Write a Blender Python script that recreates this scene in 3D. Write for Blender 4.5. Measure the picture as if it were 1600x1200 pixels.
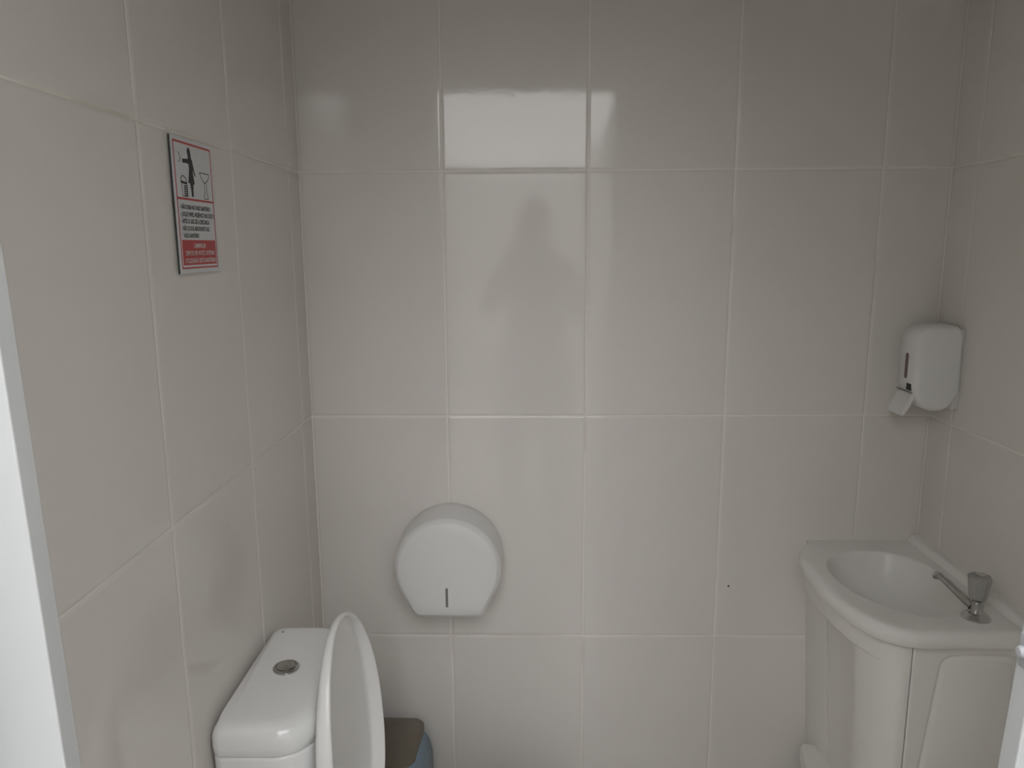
import bpy, bmesh, math, random
from mathutils import Vector, Matrix
random.seed(7)
S = bpy.context.scene
C = S.collection
for o in list(bpy.data.objects): bpy.data.objects.remove(o)

# ------------------------------------------------------------------ camera
FPX, PITCH, YAW, ROLL = 1187.03, 0.1806, -0.018, -0.0054
CAM = Vector((0.5125, -1.7726, 1.5345))
fw = Vector((math.sin(YAW)*math.cos(PITCH), math.cos(YAW)*math.cos(PITCH), -math.sin(PITCH)))
rt = Vector((math.cos(YAW), -math.sin(YAW), 0))
up = rt.cross(fw)
c_, s_ = math.cos(ROLL), math.sin(ROLL)
R_, U_ = c_*rt + s_*up, -s_*rt + c_*up
cam_data = bpy.data.cameras.new('camera')
cam_data.sensor_fit = 'HORIZONTAL'; cam_data.sensor_width = 36.0
cam_data.lens = FPX/1600*36.0; cam_data.clip_start = 0.01
cam = bpy.data.objects.new('camera', cam_data); C.objects.link(cam)
M = Matrix((( R_.x, U_.x, -fw.x, CAM.x), (R_.y, U_.y, -fw.y, CAM.y), (R_.z, U_.z, -fw.z, CAM.z), (0,0,0,1)))
cam.matrix_world = M
S.camera = cam

# ------------------------------------------------------------------ sky (plain overcast daylight) and exposure
W = bpy.data.worlds.new('overcast_sky'); S.world = W; W.use_nodes = True
bg = W.node_tree.nodes['Background']
bg.inputs['Color'].default_value = (0.97, 0.975, 0.985, 1)
bg.inputs['Strength'].default_value = 4.95
S.view_settings.view_transform = 'Standard'
S.view_settings.look = 'None'
S.view_settings.gamma = 1.0
S.view_settings.use_curve_mapping = False
S.view_settings.exposure = 0.0

# ------------------------------------------------------------------ materials
def mat(name, col, rough=0.5, metal=0.0, spec=0.5, noise=None, bump=None, coat=0.0, trans=0.0, ior=1.5, alpha=1.0):
    m = bpy.data.materials.new(name); m.use_nodes = True
    nt = m.node_tree; b = nt.nodes['Principled BSDF']
    b.inputs['Base Color'].default_value = (*col, 1)
    b.inputs['Roughness'].default_value = rough
    b.inputs['Metallic'].default_value = metal
    b.inputs['Specular IOR Level'].default_value = spec
    b.inputs['Coat Weight'].default_value = coat
    b.inputs['Transmission Weight'].default_value = trans
    b.inputs['IOR'].default_value = ior
    tc = nt.nodes.new('ShaderNodeTexCoord')
    if noise:                                   # (scale, second colour, low, high)
        n = nt.nodes.new('ShaderNodeTexNoise'); n.inputs['Scale'].default_value = noise[0]
        n.inputs['Detail'].default_value = 5
        r = nt.nodes.new('ShaderNodeValToRGB')
        r.color_ramp.elements[0].position = noise[2]; r.color_ramp.elements[0].color = (*noise[1], 1)
        r.color_ramp.elements[1].position = noise[3]; r.color_ramp.elements[1].color = (*col, 1)
        nt.links.new(tc.outputs['Object'], n.inputs['Vector'])
        nt.links.new(n.outputs['Fac'], r.inputs['Fac'])
        nt.links.new(r.outputs['Color'], b.inputs['Base Color'])
    if bump:                                    # (scale, strength, distance)
        n = nt.nodes.new('ShaderNodeTexNoise'); n.inputs['Scale'].default_value = bump[0]
        n.inputs['Detail'].default_value = 3
        bp = nt.nodes.new('ShaderNodeBump'); bp.inputs['Strength'].default_value = bump[1]
        bp.inputs['Distance'].default_value = bump[2]
        nt.links.new(tc.outputs['Object'], n.inputs['Vector'])
        nt.links.new(n.outputs['Fac'], bp.inputs['Height'])
        nt.links.new(bp.outputs['Normal'], b.inputs['Normal'])
    return m

M_TILE   = mat('glazed_tile', (0.815, 0.776, 0.734), 0.065, spec=0.43, bump=(32, 0.22, 0.0010), noise=(3, (0.80, 0.76, 0.718), 0.3, 0.6))
M_GROUT  = mat('grout', (0.89, 0.85, 0.795), 0.85, noise=(3.0, (0.66, 0.60, 0.52), 0.28, 0.44), bump=(250, 0.3, 0.001))
M_PLASTER= mat('white_paint', (0.86, 0.855, 0.84), 0.6, bump=(60, 0.15, 0.002))
M_CEIL   = mat('ceiling_paint', (0.88, 0.87, 0.85), 0.8, bump=(80, 0.1, 0.002))
M_FLOOR  = mat('floor_ceramic', (0.74, 0.71, 0.67), 0.25, noise=(9, (0.69, 0.66, 0.62), 0.35, 0.65))
M_GROUND = mat('concrete_paving', (0.42, 0.41, 0.39), 0.8, noise=(4, (0.34, 0.33, 0.31), 0.35, 0.65), bump=(90, 0.3, 0.003))
M_YARDEND= mat('added_wall_white', (0.88, 0.87, 0.85), 0.85, noise=(2, (0.83, 0.82, 0.79), 0.35, 0.65))  # added end wall, whitened so the reflected silhouette stands out
M_BAFFLE   = mat('baffle_render', (0.62, 0.61, 0.58), 0.85, noise=(2, (0.54, 0.53, 0.5), 0.35, 0.65))  # for the added side walls that hold back light
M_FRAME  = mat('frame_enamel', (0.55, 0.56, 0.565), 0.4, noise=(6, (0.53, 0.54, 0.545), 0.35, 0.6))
M_CERAMIC= mat('vitreous_china', (0.95, 0.955, 0.95), 0.045, coat=0.3)
M_LID    = mat('seat_plastic', (0.91, 0.905, 0.89), 0.22)
M_CHROME = mat('chrome', (0.62, 0.62, 0.61), 0.12, metal=1.0, noise=(60, (0.55, 0.55, 0.54), 0.3, 0.6))
M_DULLCH = mat('worn_chrome', (0.45, 0.445, 0.43), 0.22, metal=1.0)
M_ABS    = mat('white_abs', (0.82, 0.815, 0.80), 0.33)
M_ABSG   = mat('housing_abs', (0.74, 0.73, 0.71), 0.35)
M_TPSLOT = mat('slot_grey', (0.22, 0.21, 0.20), 0.6)
M_KEEP   = mat('keeper_plastic', (0.60, 0.61, 0.64), 0.4, trans=0.35)
M_SLOT   = mat('slot_dark', (0.10, 0.095, 0.09), 0.6)
M_WINDOW = mat('soap_window', (0.20, 0.13, 0.115), 0.25)
M_BLACK  = mat('black_print', (0.015, 0.015, 0.017), 0.5)
M_RED    = mat('red_print', (0.50, 0.035, 0.04), 0.4)
M_SIGN   = mat('sign_white', (0.70, 0.715, 0.735), 0.35)
M_SIGNSHADE = mat('sign_edge_shade', (0.05, 0.05, 0.05), 0.6)  # near-black sides paint in the shadow gap behind the board
M_PRINTW = mat('white_print', (0.72, 0.66, 0.65), 0.4)
M_VANITY = mat('vanity_plastic', (0.88, 0.86, 0.825), 0.30, noise=(5, (0.86, 0.84, 0.80), 0.35, 0.65))
M_SINK   = mat('cast_marble', (0.89, 0.875, 0.845), 0.28, noise=(7, (0.865, 0.85, 0.815), 0.35, 0.65))
M_SEAMD  = mat('seam_gap', (0.06, 0.055, 0.05), 0.8)
M_ACRYL  = mat('clear_acrylic', (0.58, 0.57, 0.56), 0.08, trans=0.55, ior=1.45)
M_BINLID = mat('bin_lid', (0.165, 0.142, 0.11), 0.22, noise=(30, (0.155, 0.13, 0.10), 0.3, 0.6))
M_BINBODY= mat('bin_body', (0.30, 0.29, 0.27), 0.3, metal=0.6)
M_BAG    = mat('blue_bag', (0.20, 0.27, 0.34), 0.35, bump=(45, 0.6, 0.01))
M_SKIN   = mat('skin', (0.46, 0.28, 0.20), 0.55)
M_SHIRT  = mat('shirt_cloth', (0.05, 0.05, 0.06), 0.9)
M_JEANS  = mat('trouser_cloth', (0.05, 0.06, 0.09), 0.9)
M_HAIR   = mat('hair', (0.02, 0.015, 0.012), 0.6)
M_SHOE   = mat('shoe_leather', (0.03, 0.03, 0.03), 0.5)
M_PHONE  = mat('phone_shell', (0.03, 0.03, 0.035), 0.2)
M_PHGREY = mat('water_valve', (0.5, 0.5, 0.5), 0.4)

# ------------------------------------------------------------------ helpers
def link(name, me, m, parent=None, smooth=False):
    o = bpy.data.objects.new(name, me); C.objects.link(o)
    if m and not me.materials: me.materials.append(m)
    if smooth:
        for p in me.polygons: p.use_smooth = True
    if parent: o.parent = parent
    return o
def mesh(name, v, f):
    me = bpy.data.meshes.new(name); me.from_pydata([tuple(x) for x in v], [], f); me.update()
    bm = bmesh.new(); bm.from_mesh(me); bmesh.ops.recalc_face_normals(bm, faces=bm.faces); bm.to_mesh(me); bm.free()
    return me
def thing(name, label, cat, loc=(0,0,0), group=None):
    o = bpy.data.objects.new(name, None); C.objects.link(o); o.location = loc
    o.empty_display_size = 0.05
    tag(o, label, cat, group); return o
def tag(o, label, cat, group=None):
    o['label'] = label; o['category'] = cat
    if group: o['group'] = group
    return o
def struct(o, label=None):
    o['kind'] = 'structure'
    if label: o['label'] = label
    return o
def at(o, parent):                       # meshes here are written in world coordinates
    o.parent = parent
    o.matrix_parent_inverse = Matrix.Translation(-parent.location)
    return o
def box(name, x0, x1, y0, y1, z0, z1, m, parent=None, bev=0.0, seg=2, smooth=False):
    bm = bmesh.new()
    bmesh.ops.create_cube(bm, size=1)
    for v in bm.verts:
        v.co = Vector((x0 if v.co.x < 0 else x1, y0 if v.co.y < 0 else y1, z0 if v.co.z < 0 else z1))
    if bev: bmesh.ops.bevel(bm, geom=bm.edges[:], offset=bev, segments=seg, affect='EDGES', profile=0.5)
    me = bpy.data.meshes.new(name); bm.to_mesh(me); bm.free()
    o = link(name, me, m, None, smooth)
    if parent: at(o, parent)
    return o
def loft(name, rings, m, parent=None, cap0=True, cap1=True, smooth=True, closed=True):
    n = len(rings[0]); v = [p for r in rings for p in r]; f = []
    for i in range(len(rings)-1):
        for j in range(n if closed else n-1):
            k = (j+1) % n
            f.append((i*n+j, i*n+k, (i+1)*n+k, (i+1)*n+j))
    if cap0: f.append(tuple(range(n))[::-1])
    if cap1: f.append(tuple((len(rings)-1)*n+j for j in range(n)))
    o = link(name, mesh(name, v, f), m, None, smooth)
    if parent: at(o, parent)
    return o
def sharp(o, deg=35):
    me = o.data
    bm = bmesh.new(); bm.from_mesh(me)
    for e in bm.edges:
        if len(e.link_faces) == 2: e.smooth = e.calc_face_angle(0) < math.radians(deg)
    bm.to_mesh(me); bm.free(); return o
def lathe(name, prof, m, parent, centre, axis=Vector((0,0,1)), n=32, smooth=True):
    """prof: (radius, height) pairs"""
    q = Vector((0,0,1)).rotation_difference(axis)
    rings = []
    for r, h in prof:
        rings.append([Vector(centre)+q @ Vector((r*math.cos(2*math.pi*k/n), r*math.sin(2*math.pi*k/n), h)) for k in range(n)])
    o = loft(name, rings, m, parent, smooth=smooth); sharp(o, 40); return o
def tube(name, pts, rad, m, parent, n=16):
    """swept round tube through pts with radii"""
    P = [Vector(p) for p in pts]; rings = []
    for i, p in enumerate(P):
        d = (P[min(i+1, len(P)-1)] - P[max(i-1, 0)]).normalized()
        a = d.cross(Vector((0,0,1)))
        if a.length < 1e-3: a = Vector((1,0,0))
        a.normalize(); b = a.cross(d)
        r = rad[i] if isinstance(rad, (list, tuple)) else rad
        rings.append([p + r*(math.cos(2*math.pi*k/n)*a + math.sin(2*math.pi*k/n)*b) for k in range(n)])
    o = loft(name, rings, m, parent); sharp(o, 45); return o
def rrect(x0, x1, y0, y1, radii, z, n=8):
    """rounded rectangle, radii for corners (x0y0, x1y0, x1y1, x0y1)"""
    pts = []
    for (cx, cy, a0, r) in ((x0+radii[0], y0+radii[0], 180, radii[0]), (x1-radii[1], y0+radii[1], 270, radii[1]),
                            (x1-radii[2], y1-radii[2], 0, radii[2]), (x0+radii[3], y1-radii[3], 90, radii[3])):
        for k in range(n+1):
            a = math.radians(a0 + 90*k/n)
            pts.append(Vector((cx+r*math.cos(a), cy+r*math.sin(a), z)))
    return pts
def catmull(P, per=8, closed=True):
    P = [Vector(p) for p in P]; n = len(P); out = []
    rng = range(n) if closed else range(n-1)
    for i in rng:
        if closed: a, b, c, d = P[(i-1)%n], P[i], P[(i+1)%n], P[(i+2)%n]
        else: a, b, c, d = P[max(i-1,0)], P[i], P[i+1], P[min(i+2,n-1)]
        for k in range(per):
            t = k/per
            out.append(0.5*((2*b)+(c-a)*t+(2*a-5*b+4*c-d)*t*t+(3*b-a-3*c+d)*t**3))
    if not closed: out.append(P[-1])
    return out

# ------------------------------------------------------------------ the room
XR, YF, ZC = 1.4673, -1.30, 2.62          # right wall, inside of door wall, ceiling
TH = 0.5671; ROWS = [-0.0012 + TH*k for k in range(5)] + [ZC]
GAP, REC = 0.0030, 0.0012
_tiles = {}
def tile_mesh(w, h):
    """local: x across, y into the wall, z up, front face at y=0; pillowed edges"""
    k = (round(w,4), round(h,4))
    if k in _tiles: return _tiles[k]
    v, f = [], []
    for ins, d in ((0, 0.008), (0, REC), (0.0022, 0.0004), (0.0055, 0.0)):
        a, b = w/2-ins, h/2-ins
        v += [(-a, d, -b), (a, d, -b), (a, d, b), (-a, d, b)]
    for i in range(3):
        for j in range(4):
            q = (j+1) % 4
            f.append((i*4+j, i*4+q, (i+1)*4+q, (i+1)*4+j))
    f.append((12, 13, 14, 15)); f.append((3, 2, 1, 0))
    me = mesh('tile', v, f); me.materials.append(M_TILE)
    _tiles[k] = me; return me
def tile_wall(wall, cols, rotz, place, tilt=0.0016):
    for i in range(len(cols)-1):
        for j in range(len(ROWS)-1):
            a, b, lo, hi = cols[i], cols[i+1], ROWS[j], ROWS[j+1]
            w, h = b-a-GAP, hi-lo-GAP
            if w < 0.02: continue
            o = bpy.data.objects.new('tile', tile_mesh(w, h)); C.objects.link(o)
            o.location = place((a+b)/2, (lo+hi)/2)
            t = tilt if w > 0.2 else tilt*0.4
            o.rotation_euler = (random.uniform(-t, t)*0.5, 0, rotz + random.uniform(-t, t))
            at(o, wall)

wall_back = struct(box('wall_back', -0.12, XR+0.12, REC, 0.12, 0, ZC, M_GROUT), 'back wall of tall glossy light grey tiles')
tile_wall(wall_back, [0.0, 0.3253, 0.6553, 0.9853, 1.3153, XR], 0, lambda u, z: (u, 0, z))
wall_left = struct(box('wall_left', -0.12, -REC, YF-0.12, REC, 0, ZC, M_GROUT), 'left wall of tall light grey tiles behind the toilet')
LJ = [0.0, 0.0805, 0.4065, 0.7325, 1.0585, -YF]
tile_wall(wall_left, [-x for x in LJ[::-1]], math.radians(90), lambda u, z: (0, u, z))
wall_right = struct(box('wall_right', XR+REC, XR+0.12, YF-0.12, REC, 0, ZC, M_GROUT), 'right wall of tall light grey tiles beside the washbasin')
RJ = [0.0, 0.0966, 0.4266, 0.7566, 1.0866, -YF]
tile_wall(wall_right, [-x for x in RJ[::-1]], math.radians(-90), lambda u, z: (XR, u, z))

OX0, OX1, OZ = 0.135, 0.895, 2.165           # rough door opening
WY0, WY1 = -1.42, YF                          # door wall outside / inside face
def wall_front():
    xs, zs = [-3.0, OX0, OX1, 4.2], [0, OZ, 2.9]
    bm = bmesh.new()
    for (a, b, c, d) in ((xs[0], xs[1], 0, 2.72), (xs[2], xs[3], 0, 2.72), (xs[1], xs[2], OZ, 2.72)):
        r = bmesh.ops.create_cube(bm, size=1)
        for v in r['verts']:
            v.co = Vector((a if v.co.x < 0 else b, WY0 if v.co.y < 0 else WY1, c if v.co.z < 0 else d))
    me = bpy.data.meshes.new('wall_front'); bm.to_mesh(me); bm.free()
    return struct(link('wall_front', me, M_PLASTER), 'white painted wall around the doorway')
wall_front()
struct(box('floor', -0.12, XR+0.12, WY0, 0.12, -0.1, 0.0, M_FLOOR), 'beige ceramic floor of the toilet room')
struct(box('ceiling', -0.12, XR+0.12, YF, 0.12, ZC, ZC+0.12, M_CEIL), 'white ceiling of the toilet room')
struct(box('floor_outside', -3.0, 4.2, -9.0, WY0, -0.1, 0.0, M_GROUND), 'grey paving outside the doorway')
struct(box('wall_yard_added', -3.0, 4.2, -9.0, -8.8, 0.0, 2.58, M_YARDEND), 'added pale wall across the yard, shaping the tile reflection')  # added unseen wall, height set to dim the lower reflection
XL_OUT, XR_OUT, HL_OUT, HR_OUT = -0.50, 1.35, 2.72, 2.72  # added unseen side walls, narrowing the light that reaches the doorway
struct(box('light_baffle_left', XL_OUT-0.12, XL_OUT, -8.8, WY0, 0.0, HL_OUT, M_BAFFLE), 'added unseen side wall limiting the light, on the toilet side')
struct(box('light_baffle_right', XR_OUT, XR_OUT+0.12, -8.8, WY0, 0.0, HR_OUT, M_BAFFLE), 'added unseen side wall limiting the light, on the washbasin side')

# door frame: jambs with an inner stop; both jambs stand slightly out of plumb, as in the photograph
def jamb(name, s, xe, z_ref, lean, label):
    """s=+1: left jamb (edge faces +x). xe: stop edge at z_ref, lean: dx/dz of that edge"""
    zt = 2.135
    xo = OX0 if s > 0 else OX1
    rough = xo + s*0.018
    f = lambda z: xe + lean*max(-0.45, min(0.20, z - z_ref))
    prof = [(xo-s*0.0, WY0-0.004), (rough, WY0-0.004), (rough, -1.3175), (None, -1.3175), (None, -1.3005), (xo, -1.3005)]
    rings = []
    for z in (0.0, z_ref-0.45, z_ref+0.20, zt):
        r = []
        for (x, y) in prof:
            r.append(Vector((f(z) if x is None else x, y, z)))
        rings.append(r)
    o = loft(name, rings, M_FRAME, smooth=False)
    md = o.modifiers.new('bevel', 'BEVEL'); md.width = 0.0012; md.segments = 2
    return struct(o, label)
jamb('trim_1', 1, 0.1925, 1.429, -0.030, 'white door jamb on the toilet side')
jamb('trim_2', -1, 0.8405, 1.270, 0.050, 'white door jamb on the washbasin side')
struct(box('trim_3', OX0+0.002, OX1-0.002, WY0-0.004, -1.3005, 2.135, OZ-0.001, M_FRAME), 'white head of the door frame')
# small keeper on the right jamb
kp = thing('latch_keeper', 'small clear plastic latch keeper on the white door jamb by the washbasin', 'latch', (0.838, -1.302, 1.262))
box('bracket', 0.8385, 0.8430, -1.3160, -1.3030, 1.2590, 1.2830, M_KEEP, kp, 0.0018, 3, True)
lathe('stud', [(0.0, 0), (0.0036, 0), (0.0042, 0.0025), (0.003, 0.0045), (0.0, 0.005)], M_KEEP, kp, (0.8392, -1.3090, 1.2710), Vector((-1, 0, 0)), 16)

# speck on the back wall
sp = lathe('speck', [(0.0, 0.0), (0.0026, 0.0), (0.0022, 0.0012), (0.0, 0.0018)], M_BLACK, wall_back, (1.015, 0.0004, 0.700), Vector((0, -1, 0)), 10)
sp['label'] = 'tiny black speck'

# ------------------------------------------------------------------ toilet
TY = -0.5185                                   # centre line
tl = thing('toilet', 'white ceramic close-coupled toilet with its lid raised against the cistern', 'toilet', (0.30, TY, 0))
cx0, cx1, cy0, cy1 = 0.004, 0.166, -0.693, -0.344
def cis(z, ins, taper=0.0):
    return rrect(cx0+min(ins, 0.012)*0.6, cx1-ins-taper, cy0+ins+taper, cy1-ins-taper, (0.022, 0.062-0.5*min(ins, .02), 0.062-0.5*min(ins, .02), 0.022), z, 8)
rings = [cis(0.7305, 0.002), cis(0.7325, 0.0005), cis(0.745, 0.0)]
rlid = 0.026
for k in range(1, 8):
    a = math.pi/2*k/7
    rings.append(cis(0.754 + rlid*math.sin(a), rlid*(1-math.cos(a))))
rings.append(cis(0.7808, 0.045))
cl = loft('cistern_lid', rings, M_CERAMIC, tl)
loft('cistern_seam', [cis(0.7275, 0.006), cis(0.7315, 0.006)], M_SEAMD, tl, smooth=False)
loft('cistern', [cis(0.405, 0.03, 0.012), cis(0.42, 0.010, 0.012), cis(0.60, 0.004, 0.004), cis(0.722, 0.002), cis(0.728, 0.0035)], M_CERAMIC, tl)
bt = lathe('flush_button', [(0.0, 0), (0.0235, 0), (0.0235, 0.0035), (0.022, 0.0052), (0.0185, 0.0058), (0.0175, 0.0042), (0.0, 0.0042)], M_DULLCH, tl, (0.077, -0.515, 0.7800), n=40)
lathe('button_cap', [(0.0, 0), (0.0165, 0), (0.0165, 0.0025), (0.015, 0.0036), (0.0, 0.0042)], M_DULLCH, bt, (0.077, -0.515, 0.7838), n=32)
mk = box('maker_mark', 0.0285, 0.0305, -0.3875, -0.3795, 0.7800, 0.7812, mat('blue_mark', (0.12, 0.2, 0.28), 0.4), tl)
mk['label'] = 'small blue printed mark'
# bowl (below the frame)
def egg(cx, a_front, a_back, b, z, n=40):
    r = []
    for k in range(n):
        t = 2*math.pi*k/n; ct, st = math.cos(t), math.sin(t)
        r.append(Vector((cx + (a_front if ct > 0 else a_back)*ct, TY + b*st, z)))
    return r
bowl = [egg(0.36, .20, .20, .115, 0.0), egg(0.36, .19, .20, .105, 0.03), egg(0.36, .17, .21, .10, 0.14), egg(0.38, .21, .25, .13, 0.26),
        egg(0.40, .26, .31, .175, 0.36), egg(0.40, .27, .33, .185, 0.39), egg(0.40, .265, .33, .18, 0.402),
        egg(0.42, .20, .17, .125, 0.402), egg(0.42, .18, .15, .11, 0.36), egg(0.42, .11, .10, .07, 0.25), egg(0.42, .05, .05, .035, 0.22)]
loft('bowl', bowl, M_CERAMIC, tl)
seat = [egg(0.44, .235, .19, .185, 0.404), egg(0.44, .237, .192, .187, 0.415), egg(0.44, .225, .18, .175, 0.424),
        egg(0.45, .155, .13, .115, 0.424), egg(0.45, .148, .123, .108, 0.415), egg(0.45, .15, .125, .11, 0.404)]
so = loft('seat', seat, M_LID, tl, cap0=False, cap1=False)
so.data.flip_normals() if False else None
# raised lid: egg outline standing up; local s = across (y), t = height along the lid
LID_L, LID_B = 0.455, 0.186
base = Vector((0.190, TY-0.004, 0.425))
tilt = math.radians(2.6)
ax_t = Vector((-math.sin(tilt), 0, math.cos(tilt))); ax_n = Vector((math.cos(tilt), 0, math.sin(tilt)))
def lid_ring(ins, dep, n=72):
    r = []
    L, B = LID_L, LID_B
    mid = 0.185                               # height of the widest place
    for k in range(n):
        t = 2*math.pi*k/n; ct, st = math.cos(t), math.sin(t)
        if st >= 0: y, h = (B-ins)*ct, mid + (L-mid-ins)*st
        else:
            e = 0.62
            y = (B-ins)*math.copysign(abs(ct)**e, ct); h = mid - (mid-ins)*abs(st)**e
        # fuller shoulders than an ellipse
        q = max(0.0, min(1.0, (h-0.10)/(L-0.10)))
        dd = dep if dep < 0.006 else 0.006 + (dep-0.006)*(1-0.80*q**2.2)
        r.append(base + Vector((0, 1, 0))*y + ax_t*h + ax_n*dd)
    return r
lid_o = loft('seat_lid', [lid_ring(0.035, -0.0045), lid_ring(0.010, -0.004), lid_ring(0.003, -0.001), lid_ring(0.0, 0.005), lid_ring(0.0, 0.028), lid_ring(0.0015, 0.031),
                          lid_ring(0.0055, 0.0315), lid_ring(0.0075, 0.0295), lid_ring(0.0095, 0.008), lid_ring(0.013, 0.003), lid_ring(0.03, 0.0015)], M_LID, tl)
for dy in (-0.075, 0.075):
    tube('hinge', [(0.196, TY+dy-0.02, 0.424), (0.196, TY+dy+0.02, 0.424)], 0.012, M_LID, tl)
tube('supply_hose', [(0.03, -0.66, 0.41), (0.028, -0.68, 0.33), (0.02, -0.71, 0.26), (0.002, -0.72, 0.25)], 0.007, M_CHROME, tl)

# ------------------------------------------------------------------ pedal bin beside the toilet
bn = thing('waste_bin', 'small waste bin with a dark brown lid and blue bag behind the toilet', 'bin', (0.16, -0.15, 0))
bx0, bx1, by0, by1 = 0.062, 0.256, -0.212, -0.048
def binr(z, ins, r=0.03): return rrect(bx0+ins, bx1-ins, by0+ins, by1-ins, (r,)*4, z, 6)
loft('bin_body', [binr(0.0, 0.020), binr(0.01, 0.017), binr(0.30, 0.004), binr(0.330, 0.004)], M_BINBODY, bn)
bag = [binr(0.345, 0.004), binr(0.340, -0.004), binr(0.315, -0.012), binr(0.27, -0.020), binr(0.20, -0.017)]
rr = random.Random(3)
bag2 = []
for i, r in enumerate(bag):
    cen = sum(r, Vector())/len(r)
    bag2.append([p + (p-cen).normalized()*(0.006*math.sin(9*k*0.37+i*1.3)*min(i, 3)/3) + Vector((0,0,-0.012*rr.random() if i == 4 else 0)) for k, p in enumerate(r)])
bg_o = loft('bin_bag', bag2, M_BAG, bn, cap0=False, cap1=False); bg_o['label'] = 'blue plastic bag folded over the rim'
def lidr(ins, dz, z=None, r=0.022):
    out = []
    for p in rrect(bx0+ins, bx1-ins, by0+ins, by1-ins, (r,)*4, 0, 6):
        w_ = (p.y-by1)/(by0-by1); p.x += (-0.010 if p.x > 0.16 else 0.010)*max(0.0, w_)
        zz = 0.372 + dz - 0.05*((p.y-by1)/(by0-by1))**2*0.5 - 0.10*max(0.0, (p.x-0.2))**1.0*0.9
        out.append(Vector((p.x, p.y, zz)))
    return out
bl = loft('bin_lid', [lidr(0.0, -0.032), lidr(-0.003, -0.030), lidr(-0.003, -0.008), lidr(0.001, -0.0025), lidr(0.008, 0.0), lidr(0.025, 0.001), lidr(0.05, 0.002)], M_BINLID, bn)
sharp(bl, 50)
box('pedal', 0.12, 0.20, -0.242, -0.195, 0.008, 0.020, M_BLACK, bn, 0.004)

# ------------------------------------------------------------------ toilet paper dispenser
tp = thing('paper_dispenser', 'round white jumbo toilet paper dispenser mounted on the tiled back wall', 'dispenser', (0.33, 0, 0.79))
def tp_outline(y, ins):
    cx, cz, r, zb, hb = 0.3293, 0.7895, 0.1262-ins, 0.669+ins, 0.080-ins*0.6
    pts = []
    # tangent from the bottom corner to the circle
    bxp = Vector((hb, zb-cz)); d = bxp.length
    ang = math.atan2(bxp.y, bxp.x); a_t = ang + math.acos(min(1, r/d))
    n = 48; a0 = a_t; a1 = math.pi - a_t
    for k in range(n+1):
        a = a0 + (a1-a0)*k/n
        pts.append(Vector((cx+r*math.cos(a), y, cz+r*math.sin(a))))
    rc = 0.012
    # rounded lower corners
    for sgn in (-1, 1):
        corner = Vector((cx+sgn*hb, y, zb))
        pv = Vector((cx+sgn*r*math.cos(a_t), y, cz+r*math.sin(a_t)))
        e1 = (pv-corner).normalized()*rc; e2 = Vector((-sgn, 0, 0))*rc
        P = [corner + (e1 if sgn < 0 else e2), corner, corner + (e2 if sgn < 0 else e1)]
        for k in range(5):
            t = k/4; pts.append(P[0]*(1-t)**2 + P[1]*2*t*(1-t) + P[2]*t*t)
    return pts
b1 = loft('back_plate', [tp_outline(-0.0003, 0.0016), tp_outline(-0.005, 0.0016)], M_SLOT, tp); sharp(b1, 30)
b2 = loft('cover', [tp_outline(-0.0035, 0.0), tp_outline(-0.1035, 0.0006), tp_outline(-0.1060, 0.0018), tp_outline(-0.1150, 0.0100), tp_outline(-0.1163, 0.0125), tp_outline(-0.1172, 0.04)], M_ABS, tp)
sharp(b2, 45)
def capsule_plate(name, cx, z0, z1, hw, y0, y1, m, parent):
    def ring(y):
        r = []
        for k in range(9): a = math.pi*k/8; r.append(Vector((cx+hw*math.cos(a), y, z1-hw+hw*math.sin(a))))
        for k in range(9): a = math.pi+math.pi*k/8; r.append(Vector((cx+hw*math.cos(a), y, z0+hw+hw*math.sin(a))))
        return r
    return loft(name, [ring(y0), ring(y1)], m, parent, smooth=False)
capsule_plate('level_slot', 0.3275, 0.700, 0.748, 0.0030, -0.116, -0.1178, M_TPSLOT, tp)['label'] = 'narrow dark paper level slot'

# ------------------------------------------------------------------ soap dispenser on the right wall
sd = thing('soap_dispenser', 'white plastic push soap dispenser on the tiled wall above the washbasin', 'dispenser', (XR, -0.075, 1.16))
def sd_prof(y, ins, yc):
    x0, x1, z0, z1 = 1.366+ins, 1.460, 1.167+ins, 1.358-ins
    pts = []
    def arc(cx, cz, rx, rz, a0, a1, n=8):
        for k in range(n+1):
            a = math.radians(a0+(a1-a0)*k/n); pts.append(Vector((cx+rx*math.cos(a), y, cz+rz*math.sin(a))))
    ra = 0.040-ins*.5; rb = 0.034-ins*.3
    arc(x0+0.050-ins, z0+0.062-ins, 0.050-ins, 0.062-ins, 180, 270, 12)
    arc(x1-0.036, z0+0.050-ins, 0.036, 0.050-ins, 270, 360, 10)
    arc(x1-0.014, z1-0.018, 0.014, 0.018, 0, 90, 6)
    arc(x0+rb, z1-rb, rb, rb, 90, 180, 8)
    return pts
yA, yB = -0.120, -0.034
b = loft('body', [sd_prof(yA, 0.020, 0), sd_prof(yA+0.001, 0.009, 0), sd_prof(yA+0.004, 0.0035, 0), sd_prof(yA+0.010, 0.0, 0), sd_prof(yB-0.010, 0.0, 0), sd_prof(yB-0.004, 0.0035, 0), sd_prof(yB-0.001, 0.009, 0), sd_prof(yB, 0.020, 0)], M_ABS, sd)
sharp(b, 50)
box('wall_plate', 1.452, XR+0.0004, -0.117, -0.037, 1.170, 1.350, M_ABSG, sd, 0.004, 2)
def capsule_x(name, yc, z0, z1, hw, x0, x1, m, parent):
    def ring(x):
        r = []
        for k in range(9): a = math.pi*k/8; r.append(Vector((x, yc+hw*math.cos(a), z1-hw+hw*math.sin(a))))
        for k in range(9): a = math.pi+math.pi*k/8; r.append(Vector((x, yc+hw*math.cos(a), z0+hw+hw*math.sin(a))))
        return r
    return loft(name, [ring(x0), ring(x1)], m, parent, smooth=False)
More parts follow.
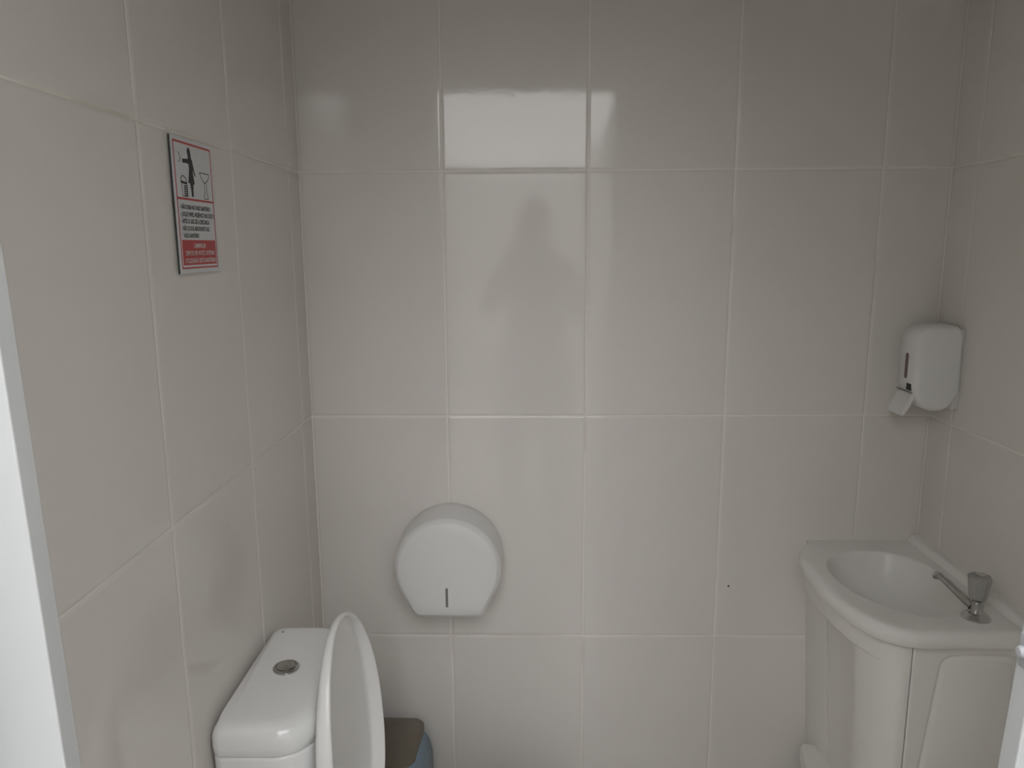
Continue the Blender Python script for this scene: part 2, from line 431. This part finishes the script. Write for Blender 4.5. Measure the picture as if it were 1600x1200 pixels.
capsule_x('level_window', -0.077, 1.236, 1.294, 0.0062, 1.3652, 1.368, M_WINDOW, sd)['label'] = 'narrow brownish soap level window'
box('logo_patch', 1.3652, 1.368, -0.104, -0.084, 1.2125, 1.2275, M_BLACK, sd, 0.0004, 1)['label'] = 'small black logo patch'
# lever: bent plate leaving the front low down
lv = []
for (x, z, t) in ((1.372, 1.207, 0.004), (1.367, 1.204, 0.007), (1.357, 1.180, 0.0075), (1.3485, 1.160, 0.005), (1.3475, 1.156, 0.002)):
    lv.append([Vector((x, -0.106, z)), Vector((x, -0.042, z)), Vector((x+t*1.4, -0.042, z-t*0.5)), Vector((x+t*1.4, -0.106, z-t*0.5))])
lo = loft('push_lever', lv, M_ABS, sd, smooth=False)
md = lo.modifiers.new('bevel', 'BEVEL'); md.width = 0.0022; md.segments = 3
box('lever_gap', 1.3648, 1.369, -0.108, -0.040, 1.2078, 1.2086, M_TPSLOT, sd)

# ------------------------------------------------------------------ notice on the left wall
SY, SZ = -0.643, 1.494
sg = thing('notice_sign', 'small white notice with red border, black figure and lettering on the left wall', 'sign', (0.0, SY+0.0685, SZ+0.1))
def sgn_pt(u, v, n):                        # millimetres on the sign face
    lift = 0.0020*max(0.0, (140-u)/148)     # the board stands off the tile a little along one side
    return Vector((0.0012 + lift + n, SY+u/1000, SZ+v/1000))
def sbox(name, u0, u1, v0, v1, n0, n1, m, parent=sg):
    v = [sgn_pt(u, w, n) for n in (n0, n1) for (u, w) in ((u0,v0),(u1,v0),(u1,v1),(u0,v1))]
    f = [(0,1,2,3),(4,5,6,7),(0,1,5,4),(1,2,6,5),(2,3,7,6),(3,0,4,7)]
    o = link(name, mesh(name, v, f), m); return at(o, parent)
board = sbox('board', -8, 145, 1, 200, -0.0010, 0.0018, M_SIGN)
board.data.materials.append(M_SIGNSHADE)
for p in board.data.polygons:
    if abs(p.normal.x) < 0.5: p.material_index = 1
E0, E1 = 0.0016, 0.0021
for nm, a in (('border', (0, 137, 191.5, 194.5)), ('border', (0, 137, 8, 10.5)), ('border', (0, 2.4, 8, 194.5)), ('border', (134.6, 137, 8, 194.5)), ('divider', (0, 137, 110, 113))):
    sbox(nm, *a, E0, E1, M_RED)
red = sbox('red_panel', 6, 131.5, 13.5, 51, E0, E1, M_RED); red['label'] = 'solid red panel with white lettering'
def poly(name, pts, m, h=E1):
    n = len(pts)
    v = [sgn_pt(u, w, E0) for u, w in pts] + [sgn_pt(u, w, h) for u, w in pts]
    f = [tuple(range(n))[::-1], tuple(range(n, 2*n))] + [(i, (i+1) % n, n+(i+1) % n, n+i) for i in range(n)]
    return at(link(name, mesh(name, v, f), m), sg)
def stroke(name, pts, w, m, closed=False):
    v, f = [], []
    seg = list(zip(pts, pts[1:] + ([pts[0]] if closed else [])))
    if not closed: seg = list(zip(pts, pts[1:]))
    for (a, b) in seg:
        a2, b2 = Vector(a), Vector(b); d = (b2-a2).normalized(); nrm = Vector((-d.y, d.x))*w/2; e = d*w*0.3
        q = [a2-e+nrm, a2-e-nrm, b2+e-nrm, b2+e+nrm]; k = len(v)
        v += [sgn_pt(p.x, p.y, E0) for p in q] + [sgn_pt(p.x, p.y, E1) for p in q]
        f += [(k,k+1,k+2,k+3),(k+4,k+5,k+6,k+7),(k,k+1,k+5,k+4),(k+1,k+2,k+6,k+5),(k+2,k+3,k+7,k+6),(k+3,k,k+4,k+7)]
    return at(link(name, mesh(name, v, f), m), sg)
fig = poly('standing_figure', [(50,187),(55,188),(58.5,184),(60,177),(61,172.5),(64,170),(67,160),(71,151),(73,147.5),(70.5,146.5),(67,151),(64.5,158),(63.5,152),(65,145),(67.5,135),(62.5,134.5),
      (61,125),(60.5,116),(54,116),(53.5,125),(51,135),(45,136),(48.5,147),(51,157),(50.5,163.5),(44,164.5),(29,164),(29,169.5),(44,170.5),(49.5,171),(50,175.5),(48,179),(48,184)], M_BLACK)
stroke('thrown_paper', [(16,178),(20,174.5),(22,170),(20,166.5),(17,164)], 1.1, M_BLACK)
stroke('basket_outline', [(19,136),(19,141),(24,145),(32,144),(38,139.5),(39,135)], 1.4, M_BLACK)
poly('basket_rim', [(17.5,137.5),(39.5,136),(40,132.5),(18,134)], M_BLACK)
stroke('basket_side', [(20,133),(22.5,115),(40,115),(40,132)], 1.1, M_BLACK)
for k in range(6): sbox('basket_slat', 28, 39.5, 116+2.7*k, 117.9+2.7*k, E0, E1, M_BLACK)
stroke('bowl_outline', [(89,154.5),(125,154.5),(124,150),(120,146),(114,142.5),(110,140.5),(104,140.5),(98,144),(92,149)], 1.3, M_BLACK, True)
stroke('pedestal_outline', [(105,140),(105,126),(101.5,119),(101,115.5),(117,115.5),(116,119),(113,126),(113,140)], 1.1, M_BLACK)
def text(name, body, u0, u1, v0, cap, m, n=E0+0.0001):
    cu = bpy.data.curves.new(name, 'FONT'); cu.body = body; cu.size = 1.0; cu.offset = 0.028; cu.resolution_u = 2
    o = bpy.data.objects.new(name, cu); C.objects.link(o)
    dg = bpy.context.evaluated_depsgraph_get(); dg.update()
    me = bpy.data.meshes.new_from_object(o.evaluated_get(dg))
    bpy.data.objects.remove(o); bpy.data.curves.remove(cu)
    xs = [v.co.x for v in me.vertices]; x0, x1 = min(xs), max(xs)
    for v in me.vertices:
        u = u0 + (v.co.x-x0)/(x1-x0)*(u1-u0); w = v0 + v.co.y/0.70*cap
        v.co = sgn_pt(u, w, n + 0.0005)
    me.materials.clear(); me.materials.append(m)
    return at(link(name, me, m), sg)
L = 'lettering'
text(L, '- NÃO SUBA NO VASO SANITÁRIO', 8, 120, 96.5, 6.5, M_BLACK)
text(L, '- JOGUE PAPEL HIGIÊNICO NO CESTO', 8, 132, 85.8, 6.5, M_BLACK)
text(L, '- APÓS O USO DÊ A DESCARGA', 8, 113, 75.5, 6.5, M_BLACK)
text(L, '- NÃO JOGUE ABSORVENTE NO', 8, 111, 65, 6.5, M_BLACK)
text(L, 'VASO SANITÁRIO', 13, 69, 54.5, 6.5, M_BLACK)
text(L, 'LEMBRE-SE:', 46, 91, 39.5, 6.2, M_PRINTW, E1)
text(L, 'DEPOIS DE VOCÊ, OUTRAS', 14, 123, 28, 6.5, M_PRINTW, E1)
text(L, 'UTILIZARÃO ESTE SANITÁRIO', 10, 127.5, 16.8, 6.5, M_PRINTW, E1)

# ------------------------------------------------------------------ washbasin, vanity, tap
wb = thing('washbasin', 'white cast washbasin top with an oval bowl fitted into the corner', 'washbasin', (1.31, -0.22, 0.79))
ZT = 0.8205
outer = catmull([(1.199, 0.0, 0), (1.166, -0.05, 0), (1.148, -0.12, 0), (1.1425, -0.21, 0), (1.1465, -0.30, 0), (1.169, -0.39, 0), (1.206, -0.438, 0), (1.250, -0.455, 0)], 6, False)
outer += [Vector((x, -0.455, 0)) for x in (1.30, 1.36, 1.42, XR+0.0006)] + [Vector((XR+0.0006, y, 0)) for y in (-0.4, -0.3, -0.2, -0.1, 0.0006)] + [Vector((x, 0.0006, 0)) for x in (1.40, 1.33, 1.26)]
oc = Vector((1.300, -0.228, 0))
bas = catmull([(1.221, -0.100, 0), (1.293, -0.070, 0), (1.368, -0.083, 0), (1.412, -0.150, 0), (1.412, -0.255, 0), (1.386, -0.333, 0), (1.343, -0.378, 0), (1.295, -0.387, 0), (1.243, -0.358, 0), (1.196, -0.280, 0), (1.186, -0.180, 0)], 16, True)
def cast(poly_, a):
    d = Vector((math.cos(a), math.sin(a), 0)); best = 0
    for i in range(len(poly_)):
        p, q = poly_[i]-oc, poly_[(i+1) % len(poly_)]-oc; e = q-p
        den = d.x*e.y-d.y*e.x
        if abs(den) < 1e-12: continue
        t = (p.x*e.y-p.y*e.x)/den; s = (p.x*d.y-p.y*d.x)/den
        if t > 0 and -1e-6 <= s <= 1+1e-6: best = max(best, t)
    return best
angs = sorted([2*math.pi*k/144-math.pi for k in range(144)] + [math.atan2(p.y-oc.y, p.x-oc.x) for p in (Vector((XR+0.0006, -0.455, 0)), Vector((XR+0.0006, 0.0006, 0)), Vector((1.199, 0, 0)))])
RO = [cast(outer, a) for a in angs]; RB = [cast(bas, a) for a in angs]
def on_wall(a, r):
    x, y = oc.x+r*math.cos(a), oc.y+r*math.sin(a)
    return x > XR-0.002 or y > -0.002
def ring_o(ins, z):
    return [Vector((oc.x+(r-(0 if on_wall(a, r) else ins))*math.cos(a), oc.y+(r-(0 if on_wall(a, r) else ins))*math.sin(a), z)) for a, r in zip(angs, RO)]
def ring_b(k, z, off=0.0):
    return [Vector((oc.x+(r*k+off)*math.cos(a), oc.y+(r*k+off)*math.sin(a), z)) for a, r in zip(angs, RB)]
rings = [ring_b(0.08, ZT-0.113), ring_b(0.45, ZT-0.109), ring_b(0.64, ZT-0.096), ring_b(0.79, ZT-0.074), ring_b(0.915, ZT-0.046), ring_b(0.985, ZT-0.033), ring_o(0.022, 0.788), ring_o(0.003, 0.788), ring_o(0.0, 0.791), ring_o(0.0, 0.806), ring_o(0.0015, 0.812), ring_o(0.0055, 0.8175), ring_o(0.012, ZT), ring_o(0.02, ZT+0.0003),
         ring_b(1, ZT+0.0006, 0.008), ring_b(1, ZT+0.0004, 0.003), ring_b(1, ZT-0.0012, 0.0005), ring_b(0.99, ZT-0.006), ring_b(0.965, ZT-0.018), ring_b(0.89, ZT-0.040), ring_b(0.76, ZT-0.068),
         ring_b(0.60, ZT-0.090), ring_b(0.42, ZT-0.102), ring_b(0.2, ZT-0.106), ring_b(0.09, ZT-0.107)]
bo = loft('basin_top', rings, M_SINK, wb); sharp(bo, 60)
us = []
for y in (-0.440, -0.0005):
    us.append([Vector((1.4400, y, ZT-0.002)), Vector((1.4450, y, ZT+0.0035)), Vector((1.4500, y, ZT+0.011)), Vector((1.4540, y, ZT+0.0140)), Vector((XR+0.0006, y, ZT+0.0145)), Vector((XR+0.0006, y, ZT-0.002))])
uo = loft('upstand', us, M_SINK, wb, smooth=False)
lathe('drain', [(0.0, 0), (0.021, 0), (0.021, 0.002), (0.018, 0.003), (0.012, 0.001), (0.0, 0.001)], M_CHROME, wb, (oc.x, oc.y, ZT-0.107), n=24)

FX, FY, FZ = 1.383, -0.3915, ZT
fa = thing('basin_tap', 'chrome single basin tap with a fluted clear handle on the washbasin', 'tap', (FX, FY, FZ))
lathe('base_flange', [(0.0, -0.0005), (0.0262, -0.0005), (0.0262, 0.0025), (0.024, 0.0048), (0.021, 0.006), (0.019, 0.0095), (0.0125, 0.012), (0.0, 0.012)], M_CHROME, fa, (FX, FY, FZ), n=40)
lathe('tap_body', [(0.0, 0.010), (0.0125, 0.011), (0.0115, 0.018), (0.0115, 0.026), (0.013, 0.031), (0.0125, 0.036), (0.009, 0.039), (0.008, 0.043), (0.0, 0.043)], M_CHROME, fa, (FX, FY, FZ), n=32)
tip = Vector((1.3475, -0.3225, 0.8735)); root = Vector((FX-0.004, FY+0.007, FZ+0.022))
dv = tip-root
tube('spout', [root, root+dv*0.25+Vector((0,0,-0.0005)), root+dv*0.55, root+dv*0.84+Vector((0,0,0.001)), tip+Vector((0,0,0.0015)), tip+dv.normalized()*0.009+Vector((0,0,-0.003)), tip+dv.normalized()*0.012+Vector((0,0,-0.010))],
     [0.0105, 0.0088, 0.0075, 0.0070, 0.0072, 0.0075, 0.0070], M_CHROME, fa, 20)
hr = []
nf = 64
for (r, h) in ((0.0, 0.040), (0.0135, 0.040), (0.0145, 0.043), (0.0175, 0.062), (0.0195, 0.078), (0.0200, 0.083), (0.0175, 0.0865), (0.010, 0.0875), (0.0, 0.0875)):
    hr.append([Vector((FX+r*(1+0.075*math.cos(8*2*math.pi*k/nf))*math.cos(2*math.pi*k/nf), FY+r*(1+0.075*math.cos(8*2*math.pi*k/nf))*math.sin(2*math.pi*k/nf), FZ+h)) for k in range(nf)])
ho = loft('handle', hr, M_ACRYL, fa); sharp(ho, 50); ho['label'] = 'fluted clear acrylic handle'
lathe('handle_core', [(0.0, 0.0385), (0.0085, 0.0395), (0.0085, 0.070), (0.006, 0.074), (0.0, 0.074)], M_CHROME, ho, (FX, FY, FZ), n=20)
lathe('handle_cap', [(0.0, 0.0868), (0.0095, 0.0868), (0.0095, 0.089), (0.007, 0.0902), (0.0, 0.0905)], M_CHROME, ho, (FX, FY, FZ), n=24)

vc = thing('vanity_cabinet', 'off-white moulded vanity cabinet with a curved side under the corner washbasin', 'cabinet', (1.31, -0.2, 0))
def plan(pts, z, per=6):
    c = catmull([(x, y, 0) for x, y in pts], per, False)
    return [Vector((p.x, p.y, z)) for p in c]
SX = 1.2430                                    # seam between curved side and door
def shell(path, th):                           # closed ring: path and the same path pushed inwards
    inner = []
    for i, p in enumerate(path):
        d = (path[min(i+1, len(path)-1)] - path[max(i-1, 0)]).normalized()
        inner.append(p + Vector((-d.y, d.x, 0))*th)
    return path + inner[::-1]
def post(z, t):
    k = 0.030*t
    return shell([Vector((1.201+k, -0.0004, z)), Vector((1.2030+k, -0.03, z)), Vector((1.2050+k, -0.07, z)), Vector((1.2085+k, -0.112, z)), Vector((1.2095+k, -0.117, z))], 0.006)
po = loft('rear_post', [post(z, t) for z, t in ((0.27, 1.03), (0.4, 0.75), (0.55, 0.43), (0.70, 0.08), (0.776, -0.06))], M_VANITY, vc); sharp(po, 25)
def side(z, t):                                # t: 0 at the top, 1 at the bottom: the recessed side leans in
    k = 0.030*t
    return shell(plan([(1.2110+k, -0.117), (1.2060+k*0.95, -0.20), (1.1920+k*0.8, -0.29), (1.1800+k*0.65, -0.345), (1.1850+k*0.4, -0.3860), (1.2040+k*.15, -0.4155), (SX-0.016, -0.4332), (SX, -0.4372)], z), 0.006)
so_ = loft('curved_side', [side(z, t) for z, t in ((0.27, 1.03), (0.4, 0.75), (0.55, 0.43), (0.70, 0.08), (0.740, 0.0))], M_VANITY, vc)
sharp(so_, 25)
def bulge(z, ins=0.0, k=0.0, th=0.024):
    pts = [(1.1800+k, -0.046), (1.170+k, -0.074), (1.1605+k, -0.13), (1.1560+k, -0.21), (1.1620+k*.8, -0.30), (1.1765+k*.5, -0.362), (1.2035+k*.15, -0.4155), (SX-0.016, -0.4333), (SX, -0.4373)]
    r = plan([(x+ins*(1.0 if y > -0.31 else 0.4 if y > -0.37 else 0.0), y) for x, y in pts], z)
    return shell(r, th)
tr = loft('top_rail', [bulge(0.738, 0.012), bulge(0.741, 0.003), bulge(0.746, 0.0), bulge(0.786, -0.002)], M_VANITY, vc); sharp(tr, 40)
br = loft('bottom_rail', [bulge(0.262, 0.006, 0.022, .06), bulge(0.267, 0.0, 0.022, .06), bulge(0.290, 0.0, 0.022, .06), bulge(0.298, 0.005, 0.022, .06), bulge(0.300, 0.012, 0.022, .06)], M_VANITY, vc); sharp(br, 40)
box('side_panel', XR-0.014, XR+0.0004, -0.428, -0.0004, 0.0, 0.786, M_VANITY, vc)
box('bottom_panel', 1.24, XR-0.014, -0.428, -0.0004, 0.09, 0.104, M_VANITY, vc)
box('front_rail', SX-0.001, XR-0.014, -0.428, -0.412, 0.745, 0.786, M_VANITY, vc)
pl = loft('plinth', [bulge(0.0, 0.03, 0.03, .02), bulge(0.27, 0.02, 0.03, .02)], M_VANITY, vc); sharp(pl, 40)
box('plinth_front', SX-0.02, XR-0.014, -0.40, -0.385, 0.0, 0.092, M_VANITY, vc)
box('seam', SX-0.0006, SX+0.0022, -0.4345, -0.425, 0.10, 0.7865, M_SEAMD, vc)
# front door with an embossed groove outline that widens downward
def door():
    x0, x1, z0, z1, yf = SX+0.0022, XR-0.003, 0.10, 0.7835, -0.4400
    bm = bmesh.new()
    # contour rings (groove) cut into the face: outer edge ring -> groove -> inner field
    def contour(off):
        P = []
        tl_, tr_ = 1.2930+off, 1.4310-off
        bl_, br_ = 1.2300+0.0+off, 1.4500-off
        zt_, zb_ = 0.7700-off, 0.150+off
        def arc(cx, cz, r, a0, a1, n=8):
            for k in range(n+1):
                a = math.radians(a0+(a1-a0)*k/n); P.append((cx+r*math.cos(a), cz+r*math.sin(a)))
        r = 0.028-off*0.5
        lx = lambda z: 1.2935 - 0.100*(0.747-z) + 0.00 + off
        rx = lambda z: 1.4500 - off
        # top edge: slight crown
        arc(lx(zt_-r)+r, zt_-r, r, 172, 90)
        for t in (0.25, 0.5, 0.75):
            xa, xb = lx(zt_-r)+r, rx(zt_)-r; P.append((xa+(xb-xa)*t, zt_ + 0.002*math.sin(math.pi*t)))
        arc(rx(0)-r, zt_-r, r, 90, 0)
        P.append((rx(0), 0.45))
        arc(rx(0)-r, zb_+r, r, 0, -90)
        arc(max(lx(zb_+r), x0+0.012+off)+r, zb_+r, r, -90, -180)
        for z in (0.24, 0.33, 0.45, 0.58, 0.68): P.append((max(lx(z), x0+0.012+off), z))
        return P
    cs = [(0.0, 0.0), (0.0015, 0.0012), (0.0045, 0.0055), (0.0075, 0.0058), (0.0130, 0.0020), (0.0165, 0.0)]
    loops = []
    for off, dep in cs:
        loops.append([bm.verts.new((x, yf+dep, z)) for x, z in contour(off)])
    n = len(loops[0])
    for i in range(len(loops)-1):
        for j in range(n):
            k = (j+1) % n; bm.faces.new((loops[i][j], loops[i][k], loops[i+1][k], loops[i+1][j]))
    bm.faces.new(loops[-1])
    # outer frame of the face: square ring matched to contour points
    cxm, czm = 1.355, 0.445
    rim = []
    for v in loops[0]:
        d = Vector((v.co.x-cxm, v.co.z-czm)); s = min(abs((x1-0.002-cxm)/d.x) if d.x > 0 else abs((x0+0.002-cxm)/d.x) if d.x < 0 else 9, abs((z1-0.002-czm)/d.y) if d.y > 0 else abs((z0+0.002-czm)/d.y) if d.y < 0 else 9)
        rim.append((cxm+d.x*s, czm+d.y*s))
    # snap nearest rim points to the true corners
    for cxn, czn in ((x0+.002, z0+.002), (x1-.002, z0+.002), (x1-.002, z1-.002), (x0+.002, z1-.002)):
        k = min(range(n), key=lambda i: (rim[i][0]-cxn)**2+(rim[i][1]-czn)**2); rim[k] = (cxn, czn)
    r0 = [bm.verts.new((x, yf, z)) for x, z in rim]
    ex = lambda x: x0 if x < x0+.003 else x1 if x > x1-.003 else x
    ez = lambda z: z0 if z < z0+.003 else z1 if z > z1-.003 else z
    r1 = [bm.verts.new((ex(x), yf+0.002, ez(z))) for x, z in rim]
    r2 = [bm.verts.new((ex(x), -0.4282, ez(z))) for x, z in rim]
    for A, B in ((loops[0], r0), (r0, r1), (r1, r2)):
        for j in range(n):
            k = (j+1) % n; bm.faces.new((A[k], A[j], B[j], B[k]))
    bm.faces.new(r2[::-1])
    bmesh.ops.recalc_face_normals(bm, faces=bm.faces)
    me = bpy.data.meshes.new('door'); bm.to_mesh(me); bm.free()
    o = link('door', me, M_VANITY, None, True); sharp(o, 30); return at(o, vc)
door()

# ------------------------------------------------------------------ the photographer in the doorway (seen as a reflection in the tiles)
pr = thing('person', 'person in dark shirt and trousers holding a phone outside the doorway', 'person', (0.55, -2.12, 0))
def skin(name, V, E_, root_i, m, parent, sub=2):
    me = bpy.data.meshes.new(name); me.from_pydata([v[:3] for v in V], E_, []); me.update()
    o = bpy.data.objects.new(name, me); C.objects.link(o); me.materials.append(m)
    md = o.modifiers.new('skin', 'SKIN'); md.use_smooth_shade = True
    for i, v in enumerate(V):
        r = v[3]; sv = me.skin_vertices[0].data[i]; sv.radius = r if isinstance(r, tuple) else (r, r); sv.use_root = (i == root_i)
    sb = o.modifiers.new('sub', 'SUBSURF'); sb.levels = sub; sb.render_levels = sub
    return at(o, parent)
px, py = 0.555, -2.13
Vb = [(px, py, 0.96, (.165, .12)), (px, py, 1.12, (.15, .105)), (px, py, 1.30, (.17, .115)), (px, py+.005, 1.42, (.13, .085)), (px, py+.015, 1.50, .055), (px, py+.03, 1.56, .052)]
Eb = [(0,1),(1,2),(2,3),(3,4),(4,5)]
for s in (-1, 1):
    k = len(Vb)
    Vb += [(px+s*.10, py, 0.90, .085), (px+s*.11, py+.01, 0.52, .060), (px+s*.115, py-.01, 0.10, .042), (px+s*.12, py+.12, 0.035, .034),
           (px+s*.175, py, 1.40, .055), (px+s*.235, py+.03, 1.20, .045), (px+s*.15, py+.245, 1.415, .034), (px+s*.095-0.02, py+.308, 1.49, .024)]
    Eb += [(0,k),(k,k+1),(k+1,k+2),(k+2,k+3),(3,k+4),(k+4,k+5),(k+5,k+6),(k+6,k+7)]
skin('body', Vb, Eb, 0, M_SHIRT, pr)
# head, face and hair
hd = []
for k in range(17):
    t = math.pi*k/16; zz = -math.cos(t); rr_ = math.sin(t)
    ring = []
    for j in range(24):
        a = 2*math.pi*j/24; x, y = math.cos(a), math.sin(a)
        wx, wy = 0.076, 0.097
        jaw = 1.0 if zz > -0.1 else 1.0-0.28*(-0.1-zz)
        bx_ = wx*rr_*x*jaw; by_ = wy*rr_*y*(jaw if y < 0 else 1.0)
        if y > 0.9 and -0.30 < zz < 0.05: by_ += 0.018*(1-abs(zz+0.14)/0.2) if abs(zz+0.14) < 0.2 else 0   # nose
        if y > 0.6 and abs(zz-0.05) < 0.12 and 0.2 < abs(x) < 0.6: by_ -= 0.008                            # eye sockets
        ring.append(Vector((px+bx_, py+0.045+by_, 1.645+0.115*zz)))
    hd.append(ring)
loft('head', hd, M_SKIN, pr)
hh_ = []
for k in range(10):
    t = math.pi*(0.36+0.64*k/9); zz = -math.cos(t); rr_ = math.sin(t)
    hh_.append([Vector((px+0.086*rr_*math.cos(2*math.pi*j/24), py+0.035+0.104*rr_*math.sin(2*math.pi*j/24)*(1.0 if math.sin(2*math.pi*j/24) < 0.3 or zz > 0.45 else 0.80), 1.650+0.120*zz)) for j in range(24)])
loft('hair', hh_, M_HAIR, pr)
for s in (-1, 1):
    lathe('ear', [(0.0, 0), (0.018, 0), (0.022, 0.006), (0.012, 0.012), (0.0, 0.012)], M_SKIN, pr, (px+s*0.072, py+0.04, 1.64), Vector((s, 0, 0)), 12)
    lathe('eye', [(0.0, 0), (0.008, 0), (0.006, 0.004), (0.0, 0.005)], M_BLACK, pr, (px+s*0.030, py+0.128, 1.652), Vector((0, 1, 0)), 10)
box('mouth', px-0.022, px+0.022, py+0.122, py+0.130, 1.582, 1.589, mat('lips', (0.35, 0.14, 0.12), 0.5), pr, 0.003)
# hands: palm and five fingers curled round the ends of the phone
for s in (-1, 1):
    wx, wy, wz = px+s*.095-0.02, py+.308, 1.49
    V = [(wx, wy, wz, .022), (wx+s*.004, wy+.004, wz+.035, (.026, .014)), (wx+s*.002, wy+.008, wz+.066, (.024, .012))]
    E_ = [(0,1),(1,2)]
    for i, (dz, ln) in enumerate(((.064, 1.0), (.050, 1.08), (.036, 1.0), (.022, .82))):
        k = len(V)
        V += [(wx+s*.010, wy+.014, wz+dz, .009), (wx+s*.004, wy+.030*ln, wz+dz+.004, .0085), (wx-s*.016*ln, wy+.036, wz+dz+.006, .008)]
        E_ += [(1 if i > 1 else 2, k), (k,k+1),(k+1,k+2)]
    k = len(V)
    V += [(wx-s*.010, wy-.008, wz+.040, .010), (wx-s*.026, wy-.006, wz+.056, .009)]
    E_ += [(1,k),(k,k+1)]
    skin('hand', V, E_, 0, M_SKIN, pr, 1)
for s in (-1, 1):
    loft('trouser_leg', [[Vector((px+s*cxx+r*math.cos(2*math.pi*j/20), py+dy+r*math.sin(2*math.pi*j/20), z)) for j in range(20)] for (cxx, dy, r, z) in
         ((.115, -.01, .062, .09), (.113, .0, .066, .30), (.11, .01, .076, .52), (.10, .005, .098, .78), (.085, 0, .112, .92), (.070, 0, .118, 1.0))], M_JEANS, pr)
    loft('shoe', [[Vector((px+s*.12+.045*w*math.cos(2*math.pi*j/20), py+.07+.135*w*math.sin(2*math.pi*j/20), z)) for j in range(20)] for (w, z) in ((1, 0.0), (1.02, .02), (.95, .05), (.7, .085), (.5, .10))], M_SHOE, pr)
ph = thing('phone', 'black phone held sideways by the person outside the doorway', 'phone', (0.512, -1.79, 1.50))
box('phone_case', 0.452, 0.600, -1.792, -1.784, 1.498, 1.572, M_PHONE, ph, 0.003, 3)
box('phone_screen', 0.456, 0.596, -1.7926, -1.7918, 1.502, 1.568, M_BLACK, ph)
